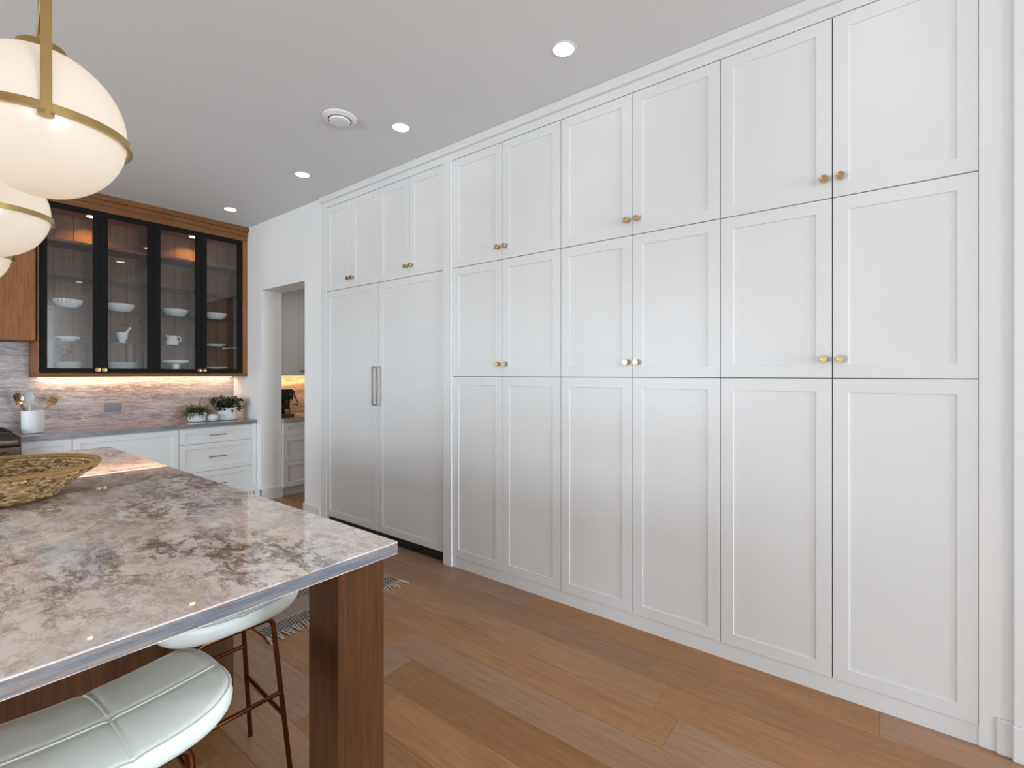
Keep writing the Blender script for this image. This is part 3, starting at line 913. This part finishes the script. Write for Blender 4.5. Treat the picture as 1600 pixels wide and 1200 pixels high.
# ================================================================ CEILING FIXTURES
def make_down():
    root = link('downlight', None)
    part('trim_ring', 'ceil', root, lambda bm: lathe(bm, [(0.052, 0.0), (0.052, -0.003), (0.062, -0.003), (0.066, 0.0)], 36, cap=False), True, world=False)
    part('lens', 'down', root, lambda bm: lathe(bm, [(0.052, -0.0005), (0.052, -0.002), (0, -0.002)], 36, cap=False), world=False)
    return root
dl = make_down()
first = True
dlab = {5.161: 'round recessed downlight farthest back, just right of the oak crown', 3.79: 'round recessed downlight second from the oak crown',
        2.542: 'round recessed downlight right beside the round ceiling vent', 1.273: 'round recessed downlight nearest the camera at the top of the picture'}
for X, Y in [(2.09, y) for y in (5.161, 3.79, 2.542, 1.273, -0.012)] + [(3.3, 4.85)]:  # last one is an unseen fixture added to brighten the pantry
    if True:
        o = dl if first else copy_tree(dl)
        first = False
        o.location = (X, Y, CEIL)
        lab = dlab.get(Y) or ('added unseen fill downlight on the pantry ceiling beyond the doorway' if X > 3 else None)
        tag(o, lab or 'round recessed downlight seen only as a reflection in the glass doors', 'downlight', 'ceiling downlights')
        l = bpy.data.lights.new('downlight_lamp', 'SPOT')
        l.energy = 26.0 if X > 3 else 2.2; l.color = (1.0, 0.90, 0.78); l.spot_size = R(115); l.spot_blend = 0.7; l.shadow_soft_size = 0.05
        lo = bpy.data.objects.new('downlight_lamp', l); C.objects.link(lo); lo.location = (X, Y, CEIL - 0.012)
t = thing('ceiling_vent', 'round white ceiling vent with a central disc near the downlights', 'vent', (1.772, 2.757, CEIL))
part('outer_ring', 'cab', t, lambda bm: lathe(bm, [(0.106, 0), (0.104, -0.008), (0.080, -0.020), (0.072, -0.018), (0.072, 0.0)], 48, cap=False), True, world=False)
part('dark_throat', 'dark', t, lambda bm: lathe(bm, [(0.0, -0.002), (0.072, -0.002)], 32, cap=False), world=False)
part('centre_disc', 'cab', t, lambda bm: lathe(bm, [(0.060, -0.012), (0.066, -0.020), (0.062, -0.030), (0.045, -0.034), (0, -0.034)], 40), True, world=False)

# ================================================================ RUG
t = thing('rug', 'woven runner rug with black chevron bands and cream fringe beside the island', 'rug', (1.65, 3.6, 0.0))
part('rug_body', 'rug', t, lambda bm: box(bm, -0.44, -1.045, 0.001, 0.44, 1.045, 0.009, 0.003), world=False)
def fringe(bm):
    for sgn in (-1, 1):
        for i in range(46):
            xx = -0.435 + 0.87 * i / 45
            dx = random.uniform(-0.014, 0.014)
            L = random.uniform(0.055, 0.085)
            y0 = sgn * 1.04
            tube(bm, [(xx, y0, 0.006), (xx + dx * 0.4, y0 + sgn * L * 0.45, 0.007), (xx + dx, y0 + sgn * L, 0.004)], [0.0045, 0.005, 0.003], 5)
        for sx in (-1, 1):
            tube(bm, [(sx * 0.435, sgn * 1.04, 0.006), (sx * 0.445, sgn * 1.08, 0.008), (sx * 0.45, sgn * 1.125, 0.006)], [0.006, 0.008, 0.004], 6)
tag(part('fringe', 'fringe', t, fringe, True, world=False), kind='stuff')

# ================================================================ BASKET
def lump(bm, c, d, r, L, up, n=6):
    d = Vector(d).normalized()
    u = d.cross(Vector(up)).normalized()
    v = d.cross(u)
    prof = [(-1.0, 0.25), (-0.6, 0.85), (0.0, 1.0), (0.6, 0.85), (1.0, 0.25)]
    rings = [[bm.verts.new(Vector(c) + d * (s * L) + (u * math.cos(2 * math.pi * k / n) + v * math.sin(2 * math.pi * k / n)) * (r * q)) for k in range(n)] for s, q in prof]
    for a, b in zip(rings, rings[1:]):
        for k in range(n):
            bm.faces.new((a[k], a[(k + 1) % n], b[(k + 1) % n], b[k]))
    bm.faces.new(list(reversed(rings[0])))
    bm.faces.new(rings[-1])
t = thing('woven_basket', 'round woven seagrass tray basket on the stone island top', 'basket', (0.25, 2.80, IZ1 + 0.0015))
BR0, BR1, BHt = 0.20, 0.325, 0.125
def brad(u): return BR0 + (BR1 - BR0) * (0.62 * u + 0.38 * u ** 2.2)
def weave(bm):
    NR = 10
    def strand(rad, z, ph, rr, hr, turns, zs=1.0):
        n0 = len(bm.faces)
        N = max(40, int(2 * math.pi * rad / 0.0075))
        pts = []
        for i in range(N):
            a = 2 * math.pi * i / N
            h = turns * a + ph
            q = rad + hr * math.cos(h) + random.uniform(-0.0011, 0.0011)
            pts.append((q * math.cos(a), q * math.sin(a), z + zs * hr * math.sin(h) + random.uniform(-0.0011, 0.0011)))
        tube(bm, pts, [rr * random.uniform(0.85, 1.15) for _ in pts], 6, True)
        bm.faces.ensure_lookup_table()
        run, mi = 0, 0
        for k, f in enumerate(bm.faces[n0:]):
            if k % 6 == 0:
                run -= 1
                if run < 0:
                    run, mi = random.randint(0, 4), random.choice((0, 0, 0, 1, 1, 2))
            f.material_index = mi
    for r in range(NR):
        u = (r + 0.5) / NR
        rad, z = brad(u), 0.010 + u * (BHt - 0.020)
        turns = round(2 * math.pi * rad / 0.07)
        for k in range(3):
            strand(rad, z, k * 2.094 + r, 0.0044, 0.0042, turns if r % 2 else -turns)
    for k in range(11):
        rad = 0.012 + 0.0175 * k
        for q in range(2):
            strand(rad, 0.010, q * 3.14 + k, 0.0055, 0.0048, max(1, round(2 * math.pi * rad / 0.05)), 0.7)
wv = tag(part('woven_wall', 'seagrass', t, weave, 'all', world=False), kind='stuff')
wv.data.materials.append(M['seagrass_l'])
wv.data.materials.append(M['seagrass_k'])
part('liner', 'seagrass_d', t, lambda bm: lathe(bm, [(0.0, 0.003), (BR0, 0.003)] + [(brad(k / 8), 0.004 + k / 8 * (BHt - 0.01)) for k in range(9)], 48, cap=False), True, world=False)
def rim(bm):
    tube(bm, [(BR1 * math.cos(2 * math.pi * i / 64), BR1 * math.sin(2 * math.pi * i / 64), BHt) for i in range(64)], 0.0062, 8, True)
    m = 300
    for i in range(m):
        a0 = 2 * math.pi * i / m
        pts = []
        for k in range(9):
            h = 2 * math.pi * k / 9
            a = a0 + 0.016 * math.sin(h)
            q = BR1 + 0.0072 * math.cos(h)
            pts.append((q * math.cos(a), q * math.sin(a), BHt + 0.0076 * math.sin(h)))
        tube(bm, pts, 0.0026 * random.uniform(0.8, 1.2), 5, True)
part('rim', 'rimgrass', t, rim, 'all', world=False)

# ================================================================ COUNTER ITEMS
CT = CZ1 + 0.0005
t = thing('utensil_crock', 'white ribbed utensil crock on the back worktop beside the range', 'crock', (0.757, 5.742, CT))
part('jar', 'ceramic_m', t, lambda bm: lathe(bm, [(0.058, 0), (0.068, 0.003), (0.071, 0.012), (0.073, 0.188), (0.071, 0.192), (0.066, 0.190), (0.064, 0.02), (0, 0.016)], 72, flute=0.010, nf=24), True, world=False)
def spoon(name, lab, base, tip, mat, headw, headl, slots=0, turner=False, z0=None):
    b, tp = Vector(base), Vector(tip)
    t = thing(name, lab, 'utensil', tuple(b), 0)
    d = (tp - b).normalized()
    L = (tp - b).length
    hs = L - headl
    part('shaft', mat, t, lambda bm: tube(bm, [Vector((0, 0, 0)), d * (hs * 0.5), d * (hs + 0.02)], [0.005, 0.0055, 0.006], 8), True, world=False)
    side = d.cross(Vector((0.25, -1, 0.1))).normalized()
    nrm = side.cross(d).normalized()
    def head(bm):
        N = 20
        for layer in (0, 1):
            pass
        outer = []
        for k in range(N):
            a = 2 * math.pi * k / N
            wx = math.sin(a) * headw / 2
            ly = hs + headl / 2 - math.cos(a) * headl / 2
            if turner:
                wx = max(-1, min(1, math.sin(a) * 1.5)) * headw / 2
            cup = 0.0 if turner else -0.010 * (1 - math.sin(a) ** 2) * 0
            outer.append(side * wx + d * ly + nrm * cup)
        c0 = d * (hs + headl / 2) + nrm * (0.0 if turner else -0.012)
        f = [bm.verts.new(p + nrm * 0.002) for p in outer]
        g = [bm.verts.new(p - nrm * 0.002) for p in outer]
        cf, cg = bm.verts.new(c0 + nrm * 0.002), bm.verts.new(c0 - nrm * 0.002)
        for k in range(N):
            q = (k + 1) % N
            bm.faces.new((cf, f[k], f[q])); bm.faces.new((cg, g[q], g[k])); bm.faces.new((f[k], g[k], g[q], f[q]))
    hd = part('head', mat, t, head, True, world=False)
    for i in range(slots):
        o = (i - (slots - 1) / 2) * headw * 0.2
        part('slot', 'dark', hd, lambda bm: tube(bm, [side * o + d * (hs + headl * 0.28) + nrm * 0.003, side * o + d * (hs + headl * 0.78) + nrm * 0.003], 0.0028, 5), world=False)
    return t
zb = CT + 0.03
spoon('slotted_spoon', 'gold slotted spoon leaning left in the utensil crock', (0.775, 5.742, zb), (0.650, 5.72, 1.232), 'brass', 0.062, 0.085, 4)
spoon('serving_ladle', 'gold ladle low at the left in the utensil crock', (0.785, 5.725, zb), (0.652, 5.69, 1.178), 'brass', 0.040, 0.055)
spoon('serving_spoon', 'pale blue oval spoon upright in the utensil crock', (0.745, 5.75, zb), (0.735, 5.76, 1.235), 'blue_cer', 0.064, 0.092)
spoon('slotted_turner', 'gold slotted turner leaning right in the utensil crock', (0.735, 5.75, zb), (0.905, 5.75, 1.20), 'brass', 0.070, 0.095, 4, True)

# plants
def leaf_quad(bm, p, d, up, L, wd, bend=0.3):
    d = Vector(d).normalized(); u = d.cross(Vector(up))
    if u.length < 1e-3: u = d.cross(Vector((1, 0, 0)))
    u.normalize(); nn = u.cross(d)
    pts = [(0, 0.1), (0.3, 0.85), (0.6, 1.0), (0.85, 0.6), (1.0, 0.05)]
    rows_ = []
    for s, q in pts:
        c = Vector(p) + d * (L * s) - Vector((0, 0, 1)) * (bend * L * s * s)
        rows_.append((bm.verts.new(c - u * wd * q / 2), bm.verts.new(c + nn * wd * 0.10 * q), bm.verts.new(c + u * wd * q / 2)))
    for a, b in zip(rows_, rows_[1:]):
        bm.faces.new((a[0], a[1], b[1], b[0])); bm.faces.new((a[1], a[2], b[2], b[1]))
t = thing('potted_plant', 'fine leaved trailing plant in a low white pot on the back worktop', 'plant', (2.005, 5.76, CT))
part('pot', 'ceramic_m', t, lambda bm: lathe(bm, [(0.068, 0), (0.080, 0.004), (0.086, 0.03), (0.090, 0.092), (0.086, 0.096), (0.081, 0.092), (0.078, 0.075), (0, 0.075)], 48), True, world=False)
part('soil', 'soil', t, lambda bm: lathe(bm, [(0.078, 0.076), (0, 0.082)], 24, cap=False), world=False)
def foliage1(bm):
    rnd = random.Random(3)
    for i in range(420):
        a = rnd.uniform(0, 2 * math.pi); r0 = rnd.uniform(0, 0.07)
        p = (r0 * math.cos(a), r0 * math.sin(a), 0.08)
        el = rnd.uniform(0.25, 1.3)
        leaf_quad(bm, p, (math.cos(a), math.sin(a), math.tan(el) * 0.8), (0, 0, 1), rnd.uniform(0.08, 0.165), rnd.uniform(0.007, 0.014), rnd.uniform(0.1, 0.7))
    for i in range(330):
        a = rnd.uniform(0, 2 * math.pi); r0 = rnd.uniform(0.02, 0.10)
        leaf_quad(bm, (r0 * math.cos(a), r0 * math.sin(a), rnd.uniform(0.09, 0.16)), (rnd.uniform(-1, 1), rnd.uniform(-1, 1), rnd.uniform(-.3, .6)), (0, 0, 1), rnd.uniform(0.02, 0.04), 0.014, 0.2)
    for k, (dx, dy, hh, dn) in enumerate([(-0.10, -0.03, 0.12, -0.10), (-0.13, 0.01, 0.20, 0.02), (-0.11, -0.05, 0.09, -0.16), (-0.08, -0.06, 0.05, -0.14), (0.06, -0.02, 0.23, 0.12)]):
        pts = [(dx * q * 1.15, dy * q * 1.3, 0.085 + hh * math.sin(q * 2.2) * 0.7 + dn * q * q * 0.6) for q in [j / 9 for j in range(10)]]
        pts = [(p[0], p[1], max(p[2], 0.012)) for p in pts]
        tube(bm, pts, 0.0014, 4)
        for p in pts[3:]:
            leaf_quad(bm, p, (rnd.uniform(-1, 1), rnd.uniform(-1, 1), rnd.uniform(-.5, .5)), (0, 0, 1), 0.026, 0.007, 0.2)
def foliage1c(bm):
    foliage1(bm)
    for v in bm.verts:
        if v.co.x > 0.03 and v.co.y < -0.068:
            v.co.y = -0.068 + (v.co.y + 0.068) * 0.05
tag(part('foliage', 'leaf', t, foliage1c, world=False), kind='stuff')
solo('bud_vase', 'blue_cer', lambda bm: lathe(bm, [(0.022, 0), (0.038, 0.008), (0.050, 0.03), (0.048, 0.052), (0.034, 0.072), (0.022, 0.076), (0.018, 0.074), (0.024, 0.06), (0, 0.05)], 40, (2.114, 5.64, CT)),
     'small round pale blue vase between the two white plant pots', 'vase', True, base=(2.114, 5.64, CT))
t = thing('potted_plant', 'bushy dark leafed plant in a taller ribbed white pot by the wall', 'plant', (2.285, 5.73, CT))
part('saucer', 'ceramic_m', t, lambda bm: lathe(bm, [(0.092, 0), (0.100, 0.004), (0.104, 0.022), (0.098, 0.024), (0.09, 0.010), (0, 0.010)], 48), True, world=False)
part('pot', 'ceramic_m', t, lambda bm: lathe(bm, [(0.080, 0.011), (0.092, 0.014), (0.104, 0.12), (0.107, 0.137), (0.102, 0.139), (0.097, 0.12), (0, 0.118)], 80, flute=0.010, nf=32), True, world=False)
part('soil', 'soil', t, lambda bm: lathe(bm, [(0.096, 0.119), (0, 0.126)], 24, cap=False), world=False)
def foliage2(bm):
    rnd = random.Random(11)
    for i in range(60):
        a = rnd.uniform(0, 2 * math.pi); r1 = rnd.uniform(0.03, 0.15)
        hh = rnd.uniform(0.17, 0.285) - r1 * 0.35
        tip = Vector((r1 * math.cos(a), r1 * math.sin(a), hh))
        if tip.x > 0.15: tip.x = 0.15
        tube(bm, [(0.3 * tip.x, 0.3 * tip.y, 0.12), (0.7 * tip.x, 0.7 * tip.y, 0.12 + (hh - 0.12) * 0.7), tip], 0.002, 4)
        for j in range(7):
            b = rnd.uniform(0, 2 * math.pi)
            leaf_quad(bm, tip + Vector((rnd.uniform(-.012, .012), rnd.uniform(-.012, .012), rnd.uniform(-.02, .01))), (math.cos(b), math.sin(b), rnd.uniform(-0.3, 0.5)), (0, 0, 1), rnd.uniform(0.035, 0.06), rnd.uniform(0.022, 0.036), rnd.uniform(0.1, 0.6))
    for i in range(40):
        a = rnd.uniform(0, 2 * math.pi); r0 = rnd.uniform(0.05, 0.11)
        leaf_quad(bm, (r0 * math.cos(a), r0 * math.sin(a), rnd.uniform(0.13, 0.2)), (math.cos(a), math.sin(a), rnd.uniform(-.8, .3)), (0, 0, 1), rnd.uniform(0.035, 0.06), 0.03, 0.4)
tag(part('foliage', 'leaf2', t, foliage2, world=False), kind='stuff')

# ================================================================ DISHES IN THE GLASS CABINET
SY = 5.86
def dish(name, lab, cat, prof, x, z, n=48, flute=0.0, nf=0, mat='ceramic', y=SY, group=None):
    return solo(name, mat, lambda bm: lathe(bm, prof, n, (x, y, z), flute=flute, nf=nf), lab, cat, True, group, base=(x, y, z))
def bowlp(r, h, foot=0.5):
    return [(r * foot * 0.9, 0), (r * foot, 0.004), (r * 0.80, h * 0.35), (r * 0.97, h * 0.72), (r, h), (r * 0.965, h), (r * 0.90, h * 0.70), (r * 0.7, h * 0.36), (0, h * 0.16)]
zs = SH[1] + 0.0005
dish('serving_bowl', 'fluted white bowl behind the leftmost glass door', 'bowl', bowlp(0.100, 0.080), 0.998, zs, 96, 0.03, 24, group='bowls on the glass shelf')
dish('serving_bowl', 'plain white bowl behind the second glass door from the left', 'bowl', bowlp(0.115, 0.080), 1.378, zs, group='bowls on the glass shelf')
dish('serving_bowl', 'plain white bowl behind the third glass door from the left', 'bowl', bowlp(0.115, 0.078), 1.838, zs, group='bowls on the glass shelf')
dish('serving_bowl', 'dimpled white bowl behind the rightmost glass door', 'bowl', bowlp(0.112, 0.075), 2.215, zs, 96, 0.008, 20, group='bowls on the glass shelf')
zs = SH[2] + 0.0005
dish('cake_plate', 'low white footed platter behind the leftmost glass door', 'plate', [(0.05, 0), (0.055, 0.004), (0.05, 0.016), (0.085, 0.02), (0.088, 0.040), (0.083, 0.040), (0.08, 0.026), (0, 0.026)], 0.998, zs)
t = thing('mortar_and_pestle', 'white mortar with a pestle behind the second glass door', 'mortar', (1.392, SY, zs))
part('mortar', 'ceramic', t, lambda bm: lathe(bm, [(0.034, 0), (0.036, 0.008), (0.024, 0.018), (0.042, 0.045), (0.050, 0.105), (0.045, 0.105), (0.036, 0.055), (0, 0.035)], 36), True, world=False)
part('pestle', 'ceramic', t, lambda bm: tube(bm, [(0.005, 0, 0.05), (0.03, 0, 0.10), (0.055, 0, 0.14), (0.066, 0, 0.158)], [0.014, 0.010, 0.010, 0.013], 14), True, world=False)
t = thing('pitcher', 'small white pitcher behind the third glass door', 'pitcher', (1.808, SY, zs))
part('jug', 'ceramic', t, lambda bm: lathe(bm, [(0.052, 0), (0.056, 0.006), (0.058, 0.03), (0.046, 0.075), (0.043, 0.10), (0.039, 0.10), (0.041, 0.07), (0.05, 0.03), (0, 0.012)], 40), True, world=False)
part('spout', 'ceramic', t, lambda bm: tube(bm, [(-0.032, 0, 0.085), (-0.048, 0, 0.096), (-0.056, 0, 0.101)], [0.016, 0.010, 0.005], 12), True, world=False)
part('handle', 'ceramic', t, lambda bm: tube(bm, [(0.040, 0, 0.09), (0.062, 0, 0.092), (0.078, 0, 0.075), (0.074, 0, 0.050), (0.052, 0, 0.038)], 0.006, 10), True, world=False)
dish('shallow_dish', 'shallow white ribbed dish behind the rightmost glass door', 'dish', [(0.06, 0), (0.065, 0.003), (0.09, 0.018), (0.105, 0.034), (0.100, 0.035), (0.085, 0.02), (0, 0.01)], 2.215, zs, 72, 0.01, 24)
zs = GZ0 + 0.0375
def plate_p(r): return [(r * 0.6, 0), (r * 0.62, 0.003), (r * 0.97, 0.011), (r, 0.014), (r * 0.97, 0.015), (r * 0.62, 0.007), (0, 0.006)]
for k in range(8):
    dish('dinner_plate', 'white plate in the stack behind the leftmost glass door', 'plate', plate_p(0.102), 1.000, zs + 0.0125 * k, 40, group='left plate stack', y=5.84)
for k in range(8):
    dish('dinner_plate', 'white plate in the stack behind the second glass door', 'plate', plate_p(0.125), 1.385, zs + 0.0125 * k, 40, group='right plate stack', y=5.84)
dish('cake_stand', 'white cake stand on a thick stem behind the third glass door', 'stand', [(0.052, 0), (0.052, 0.006), (0.038, 0.02), (0.036, 0.085), (0.05, 0.098), (0.112, 0.108), (0.116, 0.132), (0.110, 0.132), (0.107, 0.116), (0, 0.116)], 1.840, zs)
dish('footed_plate', 'low white footed plate at the bottom behind the rightmost glass door', 'plate', [(0.05, 0), (0.052, 0.004), (0.035, 0.02), (0.035, 0.042), (0.06, 0.05), (0.112, 0.056), (0.114, 0.066), (0.108, 0.066), (0, 0.058)], 2.225, zs, 40)
t = thing('bud_vase', 'small dark vase with a leafy sprig behind the leftmost plate stack', 'vase', (1.00, 5.985, zs))
part('vase', 'seagrass_d', t, lambda bm: lathe(bm, [(0.028, 0), (0.036, 0.01), (0.040, 0.11), (0.018, 0.150), (0.021, 0.165), (0.015, 0.165), (0, 0.12)], 24), True, world=False)
def sprig(bm):
    rnd = random.Random(5)
    for i in range(11):
        a = rnd.uniform(0, 6.28); tx, ty, tz = 0.05 * math.cos(a), min(0.03, 0.05 * math.sin(a)), rnd.uniform(0.19, 0.26)
        tube(bm, [(0, 0, 0.15), (tx * 0.5, ty * 0.5, 0.185), (tx, ty, tz)], 0.0018, 4)
        for q in (0.6, 0.8, 1.0):
            leaf_quad(bm, (tx * q, ty * q, 0.15 + (tz - 0.15) * q), (rnd.uniform(-1, 1), rnd.uniform(-1, .3), rnd.uniform(0, 1)), (0, 0, 1), 0.03, 0.018)
part('sprig', 'leaf2', t, sprig, world=False)
